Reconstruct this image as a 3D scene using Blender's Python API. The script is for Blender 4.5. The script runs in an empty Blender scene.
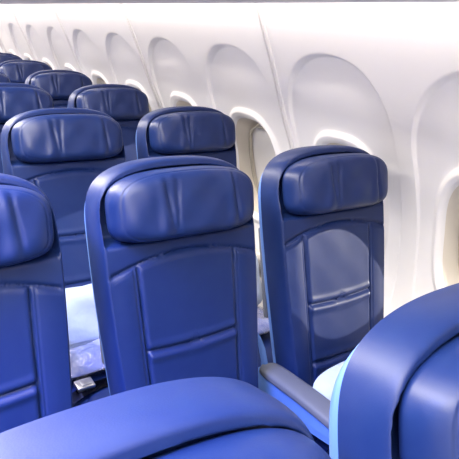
import bpy, bmesh, math, random
import numpy as np
from mathutils import Vector, Matrix
random.seed(4)
col = bpy.context.scene.collection
sc = bpy.context.scene

# ------------------------------------------------------------------ materials
def mat(name, base, rough=.5, spec=.5, bump=None, var=None, metal=0, emis=None, coat=0, sheen=0):
    m = bpy.data.materials.new(name); m.use_nodes = True
    nt = m.node_tree; b = nt.nodes['Principled BSDF']
    b.inputs['Base Color'].default_value = (*base, 1)
    b.inputs['Roughness'].default_value = rough
    b.inputs['Specular IOR Level'].default_value = spec
    b.inputs['Metallic'].default_value = metal
    b.inputs['Coat Weight'].default_value = coat
    b.inputs['Sheen Weight'].default_value = sheen
    if emis:
        b.inputs['Emission Color'].default_value = (*emis[0], 1)
        b.inputs['Emission Strength'].default_value = emis[1]
    tc = nt.nodes.new('ShaderNodeTexCoord')
    if bump:
        last = None
        for (sc_, st, dist, kind) in bump:
            if kind == 'v':
                t = nt.nodes.new('ShaderNodeTexVoronoi'); out = t.outputs['Distance']
            else:
                t = nt.nodes.new('ShaderNodeTexNoise'); t.inputs['Detail'].default_value = 4; out = t.outputs['Fac']
            t.inputs['Scale'].default_value = sc_
            nt.links.new(tc.outputs['Object'], t.inputs['Vector'])
            bp = nt.nodes.new('ShaderNodeBump'); bp.inputs['Strength'].default_value = st
            bp.inputs['Distance'].default_value = dist
            nt.links.new(out, bp.inputs['Height'])
            if last: nt.links.new(last.outputs['Normal'], bp.inputs['Normal'])
            last = bp
        nt.links.new(last.outputs['Normal'], b.inputs['Normal'])
    if var:
        s_, c2, lo, hi = var
        t = nt.nodes.new('ShaderNodeTexNoise'); t.inputs['Scale'].default_value = s_; t.inputs['Detail'].default_value = 5
        nt.links.new(tc.outputs['Object'], t.inputs['Vector'])
        r = nt.nodes.new('ShaderNodeMapRange'); r.inputs['From Min'].default_value = lo; r.inputs['From Max'].default_value = hi
        mx = nt.nodes.new('ShaderNodeMix'); mx.data_type = 'RGBA'
        mx.inputs['A'].default_value = (*base, 1); mx.inputs['B'].default_value = (*c2, 1)
        nt.links.new(t.outputs['Fac'], r.inputs['Value']); nt.links.new(r.outputs['Result'], mx.inputs['Factor'])
        nt.links.new(mx.outputs['Result'], b.inputs['Base Color'])
    return m

M = {}
M['leather'] = mat('navy_leather', (.005, .0150, .078), .42, .30, bump=[(520, .07, .0006, 'v'), (30, .06, .003, 'n')], var=(30, (.0065, .0180, .082), .35, .7))
M['head'] = mat('headrest_leather', (.005, .0150, .078), .38, .32, bump=[(520, .07, .0006, 'v'), (18, .10, .005, 'n')], var=(30, (.0065, .0180, .082), .35, .7))
M['shell'] = mat('light_blue_plastic', (.075, .16, .42), .5, .5, bump=[(400, .05, .001, 'n')])
M['thread'] = mat('navy_thread', (.012, .02, .10), .8, .2, bump=[(900, .3, .001, 'n')])
M['pad'] = mat('grey_armrest_rubber', (.095, .105, .135), .5, .4, bump=[(300, .12, .001, 'n')])
M['ivory'] = mat('ivory_plastic', (.74, .70, .64), .45, .5, bump=[(300, .05, .001, 'n')])
M['wall'] = mat('sidewall_plastic', (.90, .88, .865), .48, .35, bump=[(500, .06, .001, 'n')], var=(3, (.885, .87, .855), .3, .7))
M['reveal'] = mat('cream_window_reveal', (.72, .66, .56), .5, .4, bump=[(300, .05, .001, 'n')])
M['trim'] = mat('trim_plastic', (.80, .78, .76), .35, .5, bump=[(200, .03, .001, 'n')])
M['shade'] = mat('shade_plastic', (.76, .74, .71), .5, .4, bump=[(300, .05, .001, 'n')])
M['seal'] = mat('window_seal', (.50, .46, .38), .5, .4, bump=[(300, .05, .001, 'n')])
M['bin'] = mat('bin_plastic', (.60, .57, .62), .45, .4, bump=[(300, .05, .001, 'n')])
M['carpet'] = mat('dark_carpet', (.03, .035, .07), .95, .1, bump=[(300, .6, .004, 'n')], var=(60, (.05, .055, .1), .4, .6))
M['ceil'] = mat('ceiling_plastic', (.80, .80, .82), .5, .3, bump=[(300, .05, .001, 'n')])
M['metal'] = mat('brushed_metal', (.62, .62, .64), .3, .5, metal=1, bump=[(200, .05, .001, 'n')])
M['legm'] = mat('grey_seat_frame', (.25, .26, .30), .4, .5, metal=.6, bump=[(200, .05, .001, 'n')])
M['belt'] = mat('navy_webbing', (.018, .024, .07), .8, .2, bump=[(500, .5, .001, 'v')])
M['pillow'] = mat('white_pillow_cloth', (.36, .43, .56), .8, .2, bump=[(11, .6, .02, 'n'), (500, .2, .001, 'n')], sheen=.2)
M['blanket'] = mat('blue_grey_blanket', (.16, .19, .40), .9, .2, bump=[(40, .7, .01, 'n')], var=(14, (.30, .33, .55), .4, .65))
M['strip'] = mat('light_strip_lens', (.9, .9, .9), .5, .3, emis=((1, .93, .84), 5))
# thin see-through plastics
def clear(name, tint, gl, rough=.05, bumpy=0):
    m = bpy.data.materials.new(name); m.use_nodes = True; nt = m.node_tree; nt.nodes.clear()
    o = nt.nodes.new('ShaderNodeOutputMaterial'); t = nt.nodes.new('ShaderNodeBsdfTransparent'); t.inputs[0].default_value = (*tint, 1)
    g = nt.nodes.new('ShaderNodeBsdfGlossy'); g.inputs['Roughness'].default_value = rough
    mx = nt.nodes.new('ShaderNodeMixShader')
    f = nt.nodes.new('ShaderNodeLayerWeight'); f.inputs['Blend'].default_value = gl
    if bumpy:
        n = nt.nodes.new('ShaderNodeTexNoise'); n.inputs['Scale'].default_value = 28; n.inputs['Detail'].default_value = 6
        tc = nt.nodes.new('ShaderNodeTexCoord'); nt.links.new(tc.outputs['Object'], n.inputs['Vector'])
        b = nt.nodes.new('ShaderNodeBump'); b.inputs['Strength'].default_value = 1; b.inputs['Distance'].default_value = .02
        nt.links.new(n.outputs['Fac'], b.inputs['Height']); nt.links.new(b.outputs['Normal'], g.inputs['Normal']); nt.links.new(b.outputs['Normal'], f.inputs['Normal'])
    nt.links.new(f.outputs['Facing' if bumpy else 'Fresnel'], mx.inputs[0]); nt.links.new(t.outputs[0], mx.inputs[1]); nt.links.new(g.outputs[0], mx.inputs[2])
    nt.links.new(mx.outputs[0], o.inputs[0]); return m
M['glass'] = clear('acrylic_pane', (.97, .98, 1), .15)
M['film'] = clear('clear_plastic_film', (.86, .88, .93), .28, .16, 1)

# ------------------------------------------------------------------ helpers
def finish(name, bm, m, parent=None, smooth=True, angle=None):
    me = bpy.data.meshes.new(name)
    bmesh.ops.recalc_face_normals(bm, faces=bm.faces)
    bm.to_mesh(me); bm.free()
    if smooth:
        me.shade_smooth()
        if angle: me.set_sharp_from_angle(angle=math.radians(angle))
    me.materials.append(m)
    o = bpy.data.objects.new(name, me); col.objects.link(o)
    if parent: o.parent = parent
    return o
def tag(o, label=None, cat=None, group=None, kind=None):
    if label: o['label'] = label
    if cat: o['category'] = cat
    if group: o['group'] = group
    if kind: o['kind'] = kind
    return o
def empty(name, loc=(0, 0, 0)):
    o = bpy.data.objects.new(name, None); o.empty_display_size = .1; col.objects.link(o); o.location = loc; return o
def grid(bm, P, closeu=False):
    V = [[bm.verts.new(p) for p in row] for row in P]
    for i in range(len(V) - 1):
        n = len(V[i])
        for j in range(n if closeu else n - 1):
            k = (j + 1) % n
            bm.faces.new((V[i][j], V[i][k], V[i + 1][k], V[i + 1][j]))
    return V
def rbox(bm, c, d, r=.01, seg=3, rot=None):
    g = bmesh.ops.create_cube(bm, size=1); vs = g['verts']
    bmesh.ops.scale(bm, vec=d, verts=vs)
    es = list({e for v in vs for e in v.link_edges})
    if r: 
        q = bmesh.ops.bevel(bm, geom=es, offset=r, segments=seg, affect='EDGES', profile=.5)
        vs = list({v for f in q['faces'] for v in f.verts} | {v for v in vs if v.is_valid})
    if rot: bmesh.ops.rotate(bm, cent=(0, 0, 0), matrix=rot, verts=vs)
    bmesh.ops.translate(bm, vec=c, verts=vs)
def prism(bm, pts, x0, x1, r=.004, seg=2):
    """pts in the (y,z) plane, extruded along x, edges bevelled"""
    a = [bm.verts.new((x0, y, z)) for y, z in pts]; b = [bm.verts.new((x1, y, z)) for y, z in pts]
    fa = bm.faces.new(a); fb = bm.faces.new(b[::-1]); n = len(pts)
    for i in range(n): bm.faces.new((a[i], b[i], b[(i + 1) % n], a[(i + 1) % n]))
    if r: bmesh.ops.bevel(bm, geom=list(fa.edges) + list(fb.edges), offset=r, segments=seg, affect='EDGES', profile=.5)
def tube(bm, pts, r, n=10):
    rings = []
    for i, p in enumerate(pts):
        p = Vector(p); d = (Vector(pts[min(i + 1, len(pts) - 1)]) - Vector(pts[max(i - 1, 0)])).normalized()
        a = d.orthogonal().normalized() if i == 0 else (pa - d * pa.dot(d)).normalized()
        pa = a; b = d.cross(a)
        rings.append([p + a * r * math.cos(t) + b * r * math.sin(t) for t in [2 * math.pi * k / n for k in range(n)]])
    V = grid(bm, rings, True); bm.faces.new(V[0][::-1]); bm.faces.new(V[-1])
def sstep(x, a, b):
    t = max(0, min(1, (x - a) / (b - a))); return t * t * (3 - 2 * t)
def gauss(x, s): return math.exp(-(x / s) ** 2)
def interp(x, T):
    if x <= T[0][0]: return T[0][1]
    for i in range(len(T) - 1):
        if x <= T[i + 1][0]:
            (x0, y0), (x1, y1) = T[i], T[i + 1]
            m0 = (T[i + 1][1] - T[i - 1][1]) / (T[i + 1][0] - T[i - 1][0]) if i > 0 else (y1 - y0) / (x1 - x0)
            m1 = (T[i + 2][1] - T[i][1]) / (T[i + 2][0] - T[i][0]) if i + 2 < len(T) else (y1 - y0) / (x1 - x0)
            h = x1 - x0; t = (x - x0) / h
            return (2*t**3-3*t*t+1)*y0 + (t**3-2*t*t+t)*h*m0 + (-2*t**3+3*t*t)*y1 + (t**3-t*t)*h*m1
    return T[-1][1]

# ------------------------------------------------------------------ seat geometry
REC = math.radians(14); SR, CR = math.sin(REC), math.cos(REC)
def B(x, t, n): return (x, -.085 + t * SR - n * CR, .42 + t * CR + n * SR)   # point on the reclined back
TT = .784
def halfw(t, top=TT, w0=.196):
    w = w0 - .028 * sstep(-t, -.62, .05) if t < .62 else w0
    if t > .60:
        s = min(1, (t - .60) / (top - .60)); w *= max(0, 1 - s ** 4.8) ** (1 / 2.5)
    return w
def back_cushion():
    NA, NR, TC = 420, 96, .40
    # outline, evenly spaced along its length
    raw = [(halfw(t), t) for t in [-.03 + (TT + .03) * (1 - (1 - i / 600) ** 2) for i in range(601)]]
    raw[-1] = (0, TT); raw = [(0, -.03)] + raw
    raw = raw + [(-x, t) for x, t in raw[-2:0:-1]]
    raw = np.array(raw + [raw[0]]); seg = np.hypot(*(raw[1:] - raw[:-1]).T); cum = np.r_[0, np.cumsum(seg)]
    u = np.linspace(0, cum[-1], NA, endpoint=False)
    O = np.c_[np.interp(u, cum, raw[:, 0]), np.interp(u, cum, raw[:, 1])]
    r = 1 - (1 - np.arange(NR + 1) / NR) ** 1.7; r[0] = 1e-3
    X = r[:, None] * O[:, 0][None]; T = TC + r[:, None] * (O[:, 1] - TC)[None]
    nx = O[np.r_[1:NA, 0]]
    D = np.full(X.shape, 9.)
    for k in range(NA):          # distance to the outline
        a, b = O[k], nx[k]; ab = b - a; L2 = ab @ ab
        h = np.clip(((X - a[0]) * ab[0] + (T - a[1]) * ab[1]) / L2, 0, 1)
        D = np.minimum(D, np.hypot(X - a[0] - h * ab[0], T - a[1] - h * ab[1]))
    g = lambda v, s: np.exp(-(v / s) ** 2)
    def ss(v, a, b):
        t = np.clip((v - a) / (b - a), 0, 1); return t * t * (3 - 2 * t)
    q = np.clip(D / .012, 0, 1); N = (.068 - .010 * ss(T, .60, .68)) * (1 - (1 - q) ** 2.4) ** (1 / 2.4)
    up = ss(T, .605, .625); d0 = .008 + .012 * ss(T, .70, .76)
    N -= .040 * up * ss(D, d0, d0 + .008)
    ax = np.abs(X); arc = .540 + .040 * (1 - (X / .2) ** 2); below = 1 - ss(T, arc - .012, arc); vs = .122 - .016 * (1 - T / .56)
    inside = below * (1 - ss(ax, vs - .004, vs)); ed = ss(D, .004, .02)
    N += .004 * below * (1 - ss(ax, vs - .012, vs + .004)) + .004 * below * g(ax - vs - .030, .028)
    N -= .0068 * g(T - arc, .0030) * ed + .0018 * g(T - arc + .010, .0022) * ed
    N -= (.0068 * g(ax - vs, .0030) + .0018 * g(ax - vs - .0095, .0022)) * below * ss(T, -.03, .02)
    for tk in (.375, .215):
        tl = tk - .006 * (1 - (X / .12) ** 2)
        N += inside * (-.0075 * g(T - tl, .0044) + .0042 * g(T - tl + .015, .009) + .0022 * g(T - tl - .013, .008))
    N += .0004 * np.sin(X * 60 + T * 23) * np.sin(T * 31 + 1.3) * ed
    bm = bmesh.new()
    P = [[B(float(X[i, k]), float(T[i, k]), float(N[i, k])) for k in range(NA)] for i in range(NR + 1)]
    P.append([B(float(O[k, 0]), float(O[k, 1]), -.006) for k in range(NA)])
    V = grid(bm, P, True); bm.faces.new(V[0]); bm.faces.new(V[-1][::-1])
    return bm
def head_cushion():
    bm = bmesh.new(); NA, NR = 128, 60; hw, hh = .177, .0745; tc = .685
    def pt(a, r, front):
        ca, sa = math.cos(a), math.sin(a); p = 3.8 if sa > 0 else 4.4
        k = (abs(ca) ** p + abs(sa) ** p) ** (-1 / p)
        x = hw * r * k * ca; z = hh * r * k * sa
        xx = x; z -= .010 * (x / hw) ** 2 * (1 if sa > 0 else .35)
        dome = max(0, 1 - r ** 9) ** .5
        if front:
            n = .066 + .052 * dome + .010 * (1 - (x / hw) ** 2) * dome
            n -= .0052 * gauss(x + .062 + .012 * math.sin(z * 12), .0045) * dome * (.6 + .4 * sstep(z, -.06, .05))
            n += .0030 * gauss(x + .076, .010) * dome
            n -= .0038 * gauss(x + .044 - .05 * z, .004) * dome
            n -= .0052 * gauss(x - .104 + .010 * math.sin(z * 12), .0045) * dome
            n += .0030 * gauss(x - .090, .010) * dome
            # piping seam along the outline
            n -= .0035 * gauss(r - .90, .010) * .6
            n += .0018 * math.sin(x * 70 + 2) * math.sin(z * 60) * dome
        else:
            n = .066 - .030 * max(0, 1 - r ** 6) ** .5
        return B(xx, tc + z, n)
    for front in (True, False):
        P = []
        for i in range(NR + 1):
            r = 1 - (1 - i / NR) ** 1.6; r = max(r, 1e-3)
            P.append([pt(2 * math.pi * k / NA, r, front) for k in range(NA)])
        V = grid(bm, P, True); bm.faces.new(V[0])
    bmesh.ops.remove_doubles(bm, verts=bm.verts, dist=1e-5)
    return bm
def shell():
    bm = bmesh.new(); TS = .771
    ts = [-.10 + (TS + .10) * (1 - (1 - i / 90) ** 2) for i in range(91)]
    out = [(halfw(t, TS, w0=.1945), t) for t in ts]; out[-1] = (0, TS)
    out += [(-x, t) for x, t in out[-2::-1]]
    rings = []
    for n, k in ((-.004, .985), (-.006, 1), (-.016, 1), (-.026, .975), (-.030, .93)):
        rings.append([B(x * k, .35 + (t - .35) * k, n) for x, t in out])
    V = grid(bm, rings, True); bm.faces.new(V[0]); bm.faces.new(V[-1][::-1])
    return bm
def seat_cushion():
    bm = bmesh.new(); NU, NV = 60, 60; P = []
    for j in range(NV + 1):
        v = -1 + 2 * j / NV; v = math.copysign(1 - (1 - abs(v)) ** 1.4, v); row = []
        for i in range(NU + 1):
            u = -1 + 2 * i / NU; u = math.copysign(1 - (1 - abs(u)) ** 1.4, u)
            e = max(0, 1 - abs(u) ** 8) ** .5 * max(0, 1 - abs(v) ** 8) ** .5
            z = .375 + .085 * e
            z -= .005 * gauss(abs(u) - .62, .03) * e + .006 * gauss(v - .1, .02) * e * (abs(u) < .62)
            z += .008 * sstep(-v, -.2, .8) * e
            row.append((u * .2, -.36 + v * .225, z))
        P.append(row)
    grid(bm, P)
    rbox(bm, (0, -.36, .365), (.398, .445, .05), .012)
    return bm
def arm_pad():
    bm = bmesh.new(); L = []
    for i in range(33):
        s = i / 32; y = -.035 - .40 * s
        z = .668 + .014 * math.sin(s * math.pi * .8); h = .013; w = .030
        e = min(1, max(.12, (1 - abs(2 * s - 1) ** 14) ** .5)); h2 = h * (e if s > .5 else max(e, .5)); 
        ring = []
        for k in range(28):
            a = 2 * math.pi * k / 28; ca, sa = math.cos(a), math.sin(a); kk = (abs(ca) ** 4 + abs(sa) ** 4) ** -.25
            ring.append((w * (e ** .6) * kk * ca, y, z + h2 * kk * sa))
        L.append(ring)
    V = grid(bm, L, True); bm.faces.new(V[0][::-1]); bm.faces.new(V[-1])
    rbox(bm, (0, -.30, .6915), (.012, .018, .004), .0015, 2)
    return bm
def arm_panel():
    bm = bmesh.new()
    prism(bm, [(-.02, .655), (-.03, .60), (-.06, .575), (-.11, .585), (-.2, .605), (-.3, .622), (-.38, .635), (-.428, .652), (-.43, .664), (-.3, .668), (-.15, .668), (-.05, .662)], -.017, .017, .006, 3)
    return bm
def arm_bracket():
    bm = bmesh.new()
    pts = [(0, .030, .745), (0, .006, .738), (0, -.018, .715), (0, -.035, .68), (0, -.044, .635), (0, -.045, .575)]
    P = []
    for i, p in enumerate(pts):
        w = .006; d = .009
        P.append([(p[0] - w, p[1] - d, p[2]), (p[0] + w, p[1] - d, p[2]), (p[0] + w, p[1] + d, p[2]), (p[0] - w, p[1] + d, p[2])])
    V = grid(bm, P, True); bm.faces.new(V[0][::-1]); bm.faces.new(V[-1])
    bmesh.ops.bevel(bm, geom=bm.edges[:], offset=.002, segments=2, affect='EDGES')
    g = bmesh.ops.create_cone(bm, cap_ends=True, segments=20, radius1=.013, radius2=.013, depth=.018)
    bmesh.ops.rotate(bm, cent=(0, 0, 0), matrix=Matrix.Rotation(math.pi / 2, 3, 'Y'), verts=g['verts'])
    bmesh.ops.translate(bm, vec=(0, .032, .745), verts=g['verts'])
    return bm
HWS = .2314
def make_seat():
    r = empty('airplane_seat')
    finish('back_shell', shell(), M['shell'], r, angle=50)
    finish('backrest', back_cushion(), M['leather'], r, angle=70)
    finish('headrest', head_cushion(), M['head'], r, angle=70)
    finish('seat_cushion', seat_cushion(), M['leather'], r, angle=60)
    bm = bmesh.new(); rbox(bm, (0, -.34, .325), (.40, .40, .03), .008)
    for y in (-.16, -.5): tube(bm, [(-.215, y, .30), (.215, y, .30)], .018, 14)
    finish('seat_frame', bm, M['legm'], r, angle=40)
    for s in (-1, 1):
        bm = bmesh.new(); tube(bm, [(s * .13, -.16, .30), (s * .13, -.10, .15), (s * .13, -.05, .012)], .016, 12)
        rbox(bm, (s * .13, -.05, .008), (.05, .09, .014), .004)
        finish('leg', bm, M['legm'], r, angle=40)
        bm = bmesh.new(); tube(bm, [(s * .13, -.5, .30), (s * .13, -.46, .012)], .016, 12)
        rbox(bm, (s * .13, -.46, .008), (.05, .09, .014), .004)
        finish('leg', bm, M['legm'], r, angle=40)
    a = finish('armrest', arm_panel(), M['shell'], r, angle=40); a.location.x = -HWS + .006; a.location.z = -.032
    p = finish('armrest_pad', arm_pad(), M['pad'], a, angle=50); 
    
    # seatback pocket and tray on the rear side
    bm = bmesh.new(); 
    P = []
    for t0, n0 in ((.30, -.034), (.60, -.034)):
        P.append(t0)
    for (a0, a1, nn, nm, mm) in ((.33, .58, -.040, 'tray_table', 'pad'),):
        c = B(0, (a0 + a1) / 2, nn)
        rbox(bm, c, (.36, .018, a1 - a0), .006, 2, None)
    bmesh.ops.rotate(bm, cent=c, matrix=Matrix.Rotation(-REC, 3, 'X'), verts=bm.verts)
    finish('tray_table', bm, M['pad'], r, angle=40)
    return r
def children(o): return [c for c in bpy.data.objects if c.parent == o]
BRK = None
def copy_tree(o, parent=None):
    c = o.copy(); col.objects.link(c); c.parent = parent
    for ch in children(o): copy_tree(ch, c)
    return c
SP, PITCH = .4627, .737
def rowY(r): return (r - 1) * PITCH if r > 0 else -.738
def colX(c): return -.004 - c * SP
G = 'blue leather seats in rows along the window wall'
labels = {
 (0, 0): 'navy leather seat beside the window in the nearest row',
 (0, 1): 'nearest navy seat at lower right with light blue shell edge',
 (0, 2): 'nearest navy seat at lower left, only its wide curved top showing',
 (1, 0): 'navy leather window seat with an oval patch of sunlight on its back',
 (1, 1): 'large navy seat in the middle with whole headrest in view, beside sunlit seat',
 (1, 2): 'navy aisle seat cut off by the left edge, behind the nearest seat top',
 (2, 0): 'navy window seat directly behind the gap between the sunlit seat and the large middle seat',
 (2, 1): 'navy middle seat in second full row with white pillow standing on it',
 (2, 2): 'navy aisle seat beside the middle seat holding the pillow and wrapped blanket',
 (3, 0): 'navy window seat third row back, headrest beside the wall above the pillow seat',
 (3, 1): 'navy middle seat third row back, wide headrest at the left edge',
 (3, 2): 'navy aisle seat in the third row back',
 (4, 0): 'small distant navy window seat in the fourth row back',
 (4, 1): 'distant navy middle seat fourth row, corner of headrest at left edge',
 (5, 0): 'distant navy window seat in the fifth row, just before the last visible tops',
 (6, 0): 'second farthest visible seat, top sliver of blue headrest at upper left',
 (7, 0): 'farthest visible seat, tiny blue top at the left edge',
}
proto = make_seat()
first = True
for (r, c), lab in labels.items():
    o = proto if first else copy_tree(proto); first = False
    o.location = (colX(c), rowY(r), 0)
    tag(o, lab, 'seat', G)
for s in [o for o in bpy.data.objects if o.name.startswith('airplane_seat') and abs(o.location.x + .004) < .01]:
    a = [c for c in children(s) if c.name.split('.')[0] == 'armrest'][0]
    if BRK is None: BRK = finish('hinge_bracket', arm_bracket(), M['shell'], a, angle=40)
    else: b = BRK.copy(); col.objects.link(b); b.parent = a
# outboard armrest beside each window seat
def wall_arm():
    bm = bmesh.new()
    prism(bm, [(-.0, .625), (-.02, .57), (-.10, .545), (-.3, .56), (-.43, .60), (-.44, .625), (-.3, .645), (-.1, .645)], -.018, .018, .007, 3)
    return bm
wa = wall_arm(); mesh0 = None
for s in [o for o in bpy.data.objects if o.name.startswith('airplane_seat') and abs(o.location.x + .004) < .01]:
    if mesh0 is None:
        a = finish('wall_armrest', wa, M['ivory'], s, angle=40); mesh0 = a
    else:
        a = mesh0.copy(); col.objects.link(a); a.parent = s
    a.location = (.235, 0, 0)
    a['label'] = 'ivory outer armrest beside the wall'

# ------------------------------------------------------------------ things lying on the seats
def pillow_mesh(hw, hh, th, p=5, seed=0, wr=.004):
    bm = bmesh.new(); NA, NR = 96, 34; rnd = random.Random(seed); ph = [rnd.uniform(0, 6) for _ in range(6)]
    for sgn in (1, -1):
        P = []
        for i in range(NR + 1):
            r = max(1e-3, 1 - (1 - i / NR) ** 1.5); row = []
            for k in range(NA):
                a = 2 * math.pi * k / NA; ca, sa = math.cos(a), math.sin(a); kk = (abs(ca) ** p + abs(sa) ** p) ** (-1 / p)
                x = hw * r * kk * ca; y = hh * r * kk * sa
                e = max(0, 1 - r ** 2.6) ** .75
                z = sgn * th * e
                z += wr * (math.sin(x * 38 + ph[0] + 2 * math.sin(y * 17 + ph[1])) + math.sin(y * 45 + ph[2] + 1.6 * math.sin(x * 21 + ph[3]))) * (1 - r ** 8)
                q = 1 - .05 * (1 - abs(math.sin(2 * a))) * r
                row.append((x * q, y * q, z))
            P.append(row)
        V = grid(bm, P, True); bm.faces.new(V[0])
    bmesh.ops.remove_doubles(bm, verts=bm.verts, dist=1e-4)
    return bm
def place(o, loc, rx, ry=0, rz=0):
    o.location = loc; o.rotation_euler = (math.radians(rx), math.radians(ry), math.radians(rz)); return o
def pillow(loc, rx, ry, rz, lab, hw=.17, hh=.115, th=.042, seed=1):
    o = finish('pillow', pillow_mesh(hw, hh, th, 5, seed), M['pillow']); place(o, loc, rx, ry, rz)
    return tag(o, lab, 'pillow', 'white travel pillows on the seats')
pillow((colX(0) - .025, rowY(1) - .240, .600), 52, -8, 0, 'white pillow lying on the sunlit window seat', seed=2)
pillow((colX(1) - .045, rowY(1) - .215, .575), 72, 0, 0, 'white pillow on the large middle seat, only a corner showing over the nearest seat', seed=3)
pillow((colX(1) - .03, rowY(2) - .185, .548), 72, 0, 0, 'white pillow standing on seat behind the gap at left, above wrapped blanket', seed=4, hw=.18)
pillow((colX(0) + .02, rowY(2) - .215, .575), 66, 0, 0, 'white pillow seen in narrow gap left of the sunlit seat', seed=5, hw=.18)
def wrapped(loc, rz, lab, hw, hh, th, seed, ry=0):
    r = empty('wrapped_blanket', loc); r.rotation_euler = (0, math.radians(ry), math.radians(rz)); tag(r, lab, 'blanket', 'plastic wrapped blankets')
    b = finish('folded_blanket', pillow_mesh(hw, hh, th, 6, seed, .004), M['blanket'], r); b['label'] = 'blue grey folded cloth'
    f = finish('plastic_film', pillow_mesh(hw + .012, hh + .010, th + .007, 6, seed + 9, .004), M['film'], r); f['label'] = 'crinkled clear plastic wrapping'
    return r
wrapped((colX(1) - .02, rowY(2) - .315, .492), 3, 'plastic wrapped blanket in front of the standing white pillow', .16, .075, .024, 11)
wrapped((colX(0) - .095, rowY(1) - .36, .515), 20, 'plastic wrapped blue blanket under the grey armrest of the sunlit seat', .10, .12, .034, 14)
wrapped((colX(0) - .02, rowY(2) - .375, .500), 3, 'plastic wrapped blanket below the pillow in the narrow gap', .15, .09, .028, 17)
# seat belt on second row middle seat
def belt(seat_c, row, lab):
    x0, y0 = colX(seat_c), rowY(row)
    r = empty('seat_belt', (x0 - .03, y0 - .455, .466)); tag(r, lab, 'seat belt')
    bm = bmesh.new(); P = []
    for i in range(25):
        s = i / 24; x = -.17 + .30 * s; y = .05 * math.sin(s * 3.0) - .02; z = .006 + .004 * math.sin(s * 9)
        P.append([(x, y - .021, z), (x, y + .021, z)])
    grid(bm, P); bmesh.ops.solidify(bm, geom=bm.faces[:], thickness=.002)
    finish('strap', bm, M['belt'], r)
    bm = bmesh.new(); rbox(bm, (-.095, .030, .016), (.052, .044, .014), .004, 2, Matrix.Rotation(.0, 3, 'Z'))
    rbox(bm, (-.093, .030, .0245), (.030, .030, .004), .0015, 2)
    u = finish('buckle', bm, M['metal'], r, angle=40); u['label'] = 'silver lift-lever buckle'
    return r
belt(1, 2, 'dark seat belt with silver buckle on the seat in front of wrapped blanket')

# ------------------------------------------------------------------ cabin shell
WPROF = [(-.02, .27), (.15, .29), (.45, .325), (.70, .335), (.95, .298), (1.09, .250), (1.18, .208), (1.37, .127), (1.54, .048), (1.64, .004)]
def Xw(z): return interp(z, WPROF)
BAY = .508; CZ = .942; Y0, Y1 = -3.05, 0
def depthD(z): return .004 + .014 * sstep(z, .85, 1.40) + .009 * sstep(z, 1.28, 1.41)
def se(hw, hh, p, cz=CZ): return lambda y, z: (abs(y) / hw) ** p + (abs(z - cz) / hh) ** p - 1
def archf(g):
    def f(y, z):
        if z > 1.17: return (abs(y) / (.222 + g)) ** 2.25 + ((z - 1.17) / (.240 + g)) ** 2.25 - 1
        return (abs(y) / (.222 + g)) ** 6 + ((1.17 - z) / (.62 + g)) ** 6 - 1
    return f
ZB, ZT = .48, 1.64
def solve(f, dy, dz):
    lo, hi = 0, 1
    for _ in range(30):
        m = (lo + hi) / 2
        if f(dy * m, CZ + dz * m) < 0: lo = m
        else: hi = m
    return (lo + hi) / 2
def bay_points():
    b = []; h = BAY / 2; ny, nz = 26, 64
    for i in range(ny): b.append((-h + BAY * i / ny, ZB))
    for i in range(nz): b.append((h, ZB + (ZT - ZB) * i / nz))
    for i in range(ny): b.append((h - BAY * i / ny, ZT))
    for i in range(nz): b.append((-h, ZT - (ZT - ZB) * i / nz))
    return b
bpts = bay_points(); rings = []
F = [se(.122, .178, 3.0), se(.130, .187, 3.0), se(.150, .217, 2.9), se(.161, .231, 2.8), se(.176, .248, 2.7)]
A_in, A_out = archf(-.004), archf(.005)
cols = []
for (y, z) in bpts:
    dy, dz = y, z - CZ; R = [solve(f, dy, dz) for f in F]; ra, rb = solve(A_in, dy, dz), solve(A_out, dy, dz)
    L = []
    def add(r, d): 
        zz = CZ + dz * r; L.append((Xw(zz) + d, dy * r, zz))
    D = lambda r: depthD(CZ + dz * r)
    # reveal into the opening
    add(R[0], D(R[0]) + .085); add((R[0] + R[1]) / 2, D(R[0]) + .060); add(R[1], D(R[1]) + .046)
    n = 8
    for k in range(1, n):
        s = k / n; r = R[1] + (R[2] - R[1]) * s; add(r, D(r) + .046 - .056 * math.sin(s * math.pi / 2))
    for s in (0, .35, .7): r = R[2] + (R[3] - R[2]) * s; add(r, D(r) - .010 - .004 * math.sin(s * math.pi))
    for s in (0, .25, .5, .75, 1): r = R[3] + (R[4] - R[3]) * s; add(r, D(r) - .010 * (1 - s * s * (3 - 2 * s)))
    # recess floor, deepening slightly towards the arch
    N = 16
    for k in [j for j in range(1, N)] + [N - .3, N - .12, N]: r = R[4] + (ra - R[4]) * k / N; add(r, D(r))
    N = 7
    for k in range(1, N + 1):
        s = k / N; r = ra + (rb - ra) * s; add(r, D(ra) * (1 - s * s * (3 - 2 * s)) if s < 1 else 0)
    for k in (.12, .4, 1, 2, 3, 4, 5, 6): r = rb + (1 - rb) * k / 6; add(r, 0)
    cols.append(L)
nring = len(cols[0])
bm = bmesh.new()
NB0, NB1 = -4, 13
for n in range(NB0, NB1):
    yc = .235 + n * BAY
    grid(bm, [[(cols[k][i][0], cols[k][i][1] + yc, cols[k][i][2]) for k in range(len(cols))] for i in range(7)], True)
NREV = len(bm.faces)
for n in range(NB0, NB1):
    yc = .235 + n * BAY
    grid(bm, [[(cols[k][i][0], cols[k][i][1] + yc, cols[k][i][2]) for k in range(len(cols))] for i in range(6, nring)], True)
ya, yb = .235 + (NB0 - .5) * BAY, .235 + (NB1 - .5) * BAY
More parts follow.
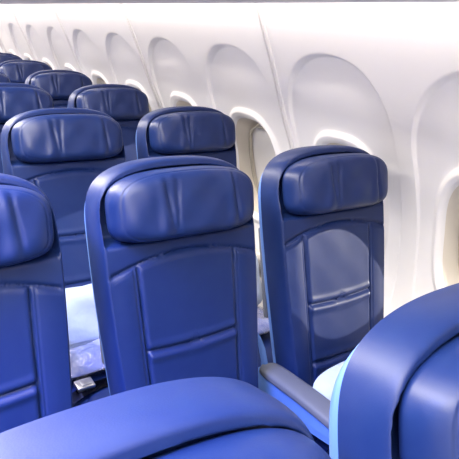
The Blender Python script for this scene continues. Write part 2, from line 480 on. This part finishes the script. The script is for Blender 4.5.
# lower sidewall and the part above the wash light
low = [(Xw(z), z) for z in [-.02 + (ZB + .02) * i / 10 for i in range(11)]]
NY = (NB1 - NB0) * 26
grid(bm, [[(x, ya + (yb - ya) * i / NY, z) for i in range(NY + 1)] for x, z in low])
up = [(Xw(ZT), ZT), (-.03, 1.72), (-.06, 1.80), (-.25, 2.02), (-.6, 2.16)]
grid(bm, [[(x, ya + (yb - ya) * i / NY, z) for i in range(NY + 1)] for x, z in up])
bmesh.ops.remove_doubles(bm, verts=bm.verts, dist=1e-4)
wr = finish('wall_right', bm, M['wall'], angle=60)
wr.data.materials.append(M['reveal']); mi = np.zeros(len(wr.data.polygons), dtype=np.int32)
mi[:NREV] = 1; wr.data.polygons.foreach_set('material_index', mi); wr['kind'] = 'structure'
# panel joints
k = 0
for n in range(NB0, NB1 + 1):
    if (n % 2) == 0: continue
    y = .235 + (n - .5) * BAY; k += 1
    bm = bmesh.new(); P = []
    zs = [.06 + (1.62 - .06) * i / 70 for i in range(71)]
    sec = [(-.013, .0008), (-.0125, -.005), (-.004, -.0075), (-.003, .0005), (.003, .0005), (.004, -.0075), (.0125, -.005), (.013, .0008)]
    for z in zs: P.append([(Xw(z) + d, y + dy, z) for dy, d in sec])
    grid(bm, P)
    o = finish('trim_%d' % k, bm, M['trim'], angle=40); o['kind'] = 'structure'
# windows
def ring_mesh(hw, hh, p, w, dep, n=72):
    """closed rounded ring in local (y,z), depth along x"""
    bm = bmesh.new(); rs = []
    for (g, dx) in ((0, 0), (0, dep), (w, dep), (w, 0)):
        rs.append([])
        for i in range(n):
            a = 2 * math.pi * i / n; ca, sa = math.cos(a), math.sin(a)
            kk = (abs(ca) ** p + abs(sa) ** p) ** (-1 / p)
            rs[-1].append((dx, (hw + g) * kk * ca, (hh + g) * kk * sa))
    rs.append(rs[0]); grid(bm, rs, True); bmesh.ops.remove_doubles(bm, verts=bm.verts, dist=1e-5); return bm
def disc(hw, hh, p, zlo=-9, n=72, th=.004):
    bm = bmesh.new(); vs = []
    for i in range(n):
        a = 2 * math.pi * i / n; ca, sa = math.cos(a), math.sin(a); kk = (abs(ca) ** p + abs(sa) ** p) ** (-1 / p)
        vs.append(bm.verts.new((0, hw * kk * ca, max(zlo, hh * kk * sa))))
    f = bm.faces.new(vs)
    r = bmesh.ops.extrude_face_region(bm, geom=[f]); bmesh.ops.translate(bm, vec=(th, 0, 0), verts=[v for v in r['geom'] if isinstance(v, bmesh.types.BMVert)])
    bmesh.ops.remove_doubles(bm, verts=bm.verts, dist=1e-6)
    return bm
lean = math.atan2(Xw(.80) - Xw(1.10), .30)
shade_drop = {-1: .02, 0: .03, 1: .36, 2: .12, 3: .14, 4: .36, 5: .12}
k = 0; cache = {}
for n in range(NB0 + 1, NB1):
    k += 1; yc = .235 + n * BAY
    r = empty('window_%d' % k, (Xw(CZ) + .012 + .078, yc, CZ)); r.rotation_euler = (0, -lean, 0); r['kind'] = 'structure'
    dr = shade_drop.get(n, .36 if n < 0 else .14)
    for nm, key, mk, mt, dx in (('window_frame', 'f', lambda: ring_mesh(.104, .160, 3.2, .03, .012), 'seal', -.006),
                                ('window_gasket', 'g', lambda: ring_mesh(.096, .154, 3.2, .012, .03), 'seal', .004),
                                ('reveal_ring', 'h', lambda: ring_mesh(.1175, .1735, 3.0, .0065, .010), 'seal', -.030),
                                ('pane', 'p', lambda: disc(.109, .166, 3.2, th=.003), 'glass', .026),
                                ('shade', 's%.2f' % dr, lambda: disc(.121, .177, 3.1, zlo=.176 - dr, th=.003), 'shade', -.012 if dr > .2 else .007)):
        if key not in cache: o = finish(nm, mk(), M[mt], r, angle=40); cache[key] = o
        else: o = cache[key].copy(); col.objects.link(o); o.parent = r
        o.location.x = dx
# floor, ceiling, far walls
def quad(name, pts, m, kind='structure'):
    bm = bmesh.new(); bm.faces.new([bm.verts.new(p) for p in pts]); o = finish(name, bm, M[m], smooth=False); o['kind'] = kind; return o
XL = -3.15
quad('floor', [(XL, ya, 0), (.34, ya, 0), (.34, yb, 0), (XL, yb, 0)], 'carpet')
quad('ceiling', [(XL, ya, 2.16), (-.55, ya, 2.16), (-.55, yb, 2.16), (XL, yb, 2.16)], 'ceil')
bm = bmesh.new(); grid(bm, [[(-2.82 - Xw(z), y, z) for y in (ya, yb)] for z in [-.02 + 1.66 * i / 30 for i in range(31)]] + [[(-2.8, y, 2.16) for y in (ya, yb)]])
o = finish('wall_left', bm, M['wall']); o['kind'] = 'structure'
for nm, y in (('wall_front', ya), ('wall_back', yb)):
    quad(nm, [(XL, y, 0), (.40, y, 0), (.40, y, 2.2), (XL, y, 2.2)], 'wall')
# overhead bins: long row above the seats, one bin per 2 windows
bm = bmesh.new()
zb = 1.536
prof = [(-.055, zb), (-.04, zb + .012), (-.04, zb + .05), (-.10, zb + .26), (-.30, zb + .46), (-.62, zb + .50), (-.74, zb + .38), (-.72, zb + .16), (-.62, zb + .045), (-.45, zb + .02), (-.2, zb + .004)]
def yprism(bm, pts, y0, y1, r=.006):
    a = [bm.verts.new((x, y0, z)) for x, z in pts]; b = [bm.verts.new((x, y1, z)) for x, z in pts]
    fa = bm.faces.new(a); fb = bm.faces.new(b[::-1]); n = len(pts)
    for i in range(n): bm.faces.new((a[i], b[i], b[(i + 1) % n], a[(i + 1) % n]))
bin0 = None; L = 1.016; y = -.527 - 2 * L; i = 0
names = ['behind the camera', 'above the nearest seats', 'over the sunlit seat', 'above the third row', 'next beyond the third row', 'over the fifth row', 'over the sixth row', 'at the far end']
while y < yb - .2:
    if bin0 is None:
        yprism(bm, prof, .002, L - .002); bin0 = finish('overhead_bin', bm, M['bin'], angle=40); o = bin0
    else:
        o = bin0.copy(); col.objects.link(o)
    o.location.y = y; tag(o, 'pale grey overhead bin, thin lower edge seen along the top of the photo', 'overhead bin', 'overhead bins along the top of the wall')
    y += L; i += 1
# wash light strip between bins and sidewall
strip = bmesh.new(); rbox(strip, (-.022, (ya + yb) / 2, 1.600), (.022, yb - ya - .02, .012), .003, 1)
st = finish('light_strip', strip, M['strip'], angle=40)
tag(st, 'continuous warm white light strip washing down the top of the wall', 'light')

# ------------------------------------------------------------------ lights
def area(name, loc, aim, sx, sy, power, color, spread=180):
    l = bpy.data.lights.new(name, 'AREA'); l.shape = 'RECTANGLE'; l.size = sx; l.size_y = sy; l.energy = power; l.color = color
    l.spread = math.radians(spread)
    o = bpy.data.objects.new(name, l); col.objects.link(o); o.location = loc
    d = Vector(aim) - Vector(loc)
    z = -d.normalized(); yax = Vector((0, 1, 0)); x = yax.cross(z).normalized(); yv = z.cross(x)
    o.matrix_world = Matrix.Translation(Vector(loc)) @ Matrix((x, yv, z)).transposed().to_4x4()
    return o
Lc = (ya + yb) / 2; LL = yb - ya - .3
area('wash_light', (-.018, Lc, 1.590), (.10, Lc, 1.30), .02, LL, 13, (1, .90, .80))
area('ceiling_light', (-1.45, Lc, 2.12), (-1.2, Lc, 0), .7, LL, 500, (1, .93, .85))
area('aisle_glow', (-.80, Lc, 2.10), (.1, Lc, 1.1), .25, LL, 70, (1, .93, .85))
area('mood_light', (-1.62, -.35, 2.05), (-1.10, -.25, 1.0), .2, 1.0, 19, (.005, .13, 1), 52)
sun = bpy.data.lights.new('sun', 'SUN'); sun.energy = 8.5; sun.angle = math.radians(.6); sun.color = (1, .90, .76)
so = bpy.data.objects.new('sun', sun); col.objects.link(so); so.location = (3, -2, 3)
so.rotation_euler = Vector((-1, .51, -.26)).to_track_quat('-Z', 'Y').to_euler()
w = bpy.data.worlds.new('world'); sc.world = w; w.use_nodes = True
bg = w.node_tree.nodes['Background']; bg.inputs[0].default_value = (.95, .97, 1, 1); bg.inputs[1].default_value = 1.3

# ------------------------------------------------------------------ camera
f, cx, cy, cz, yaw, pit, rol = 540.89, -1.0389, -.9584, 1.4479, .62429, .34511, .07433
Fv = Vector((math.sin(yaw) * math.cos(pit), math.cos(yaw) * math.cos(pit), -math.sin(pit)))
Rv = Vector((math.cos(yaw), -math.sin(yaw), 0)); Uv = Rv.cross(Fv)
R2 = math.cos(rol) * Rv + math.sin(rol) * Uv; U2 = -math.sin(rol) * Rv + math.cos(rol) * Uv
cam = bpy.data.cameras.new('camera'); cam.sensor_width = 36; cam.lens = f / 459 * 36; cam.clip_start = .02
co = bpy.data.objects.new('camera', cam); col.objects.link(co)
co.matrix_world = Matrix.Translation((cx, cy, cz)) @ Matrix((R2, U2, -Fv)).transposed().to_4x4()
cam.dof.use_dof = False
sc.camera = co
vs = sc.view_settings; vs.view_transform = 'Standard'; vs.look = 'None'; vs.gamma = 1; vs.exposure = 0; vs.use_curve_mapping = False
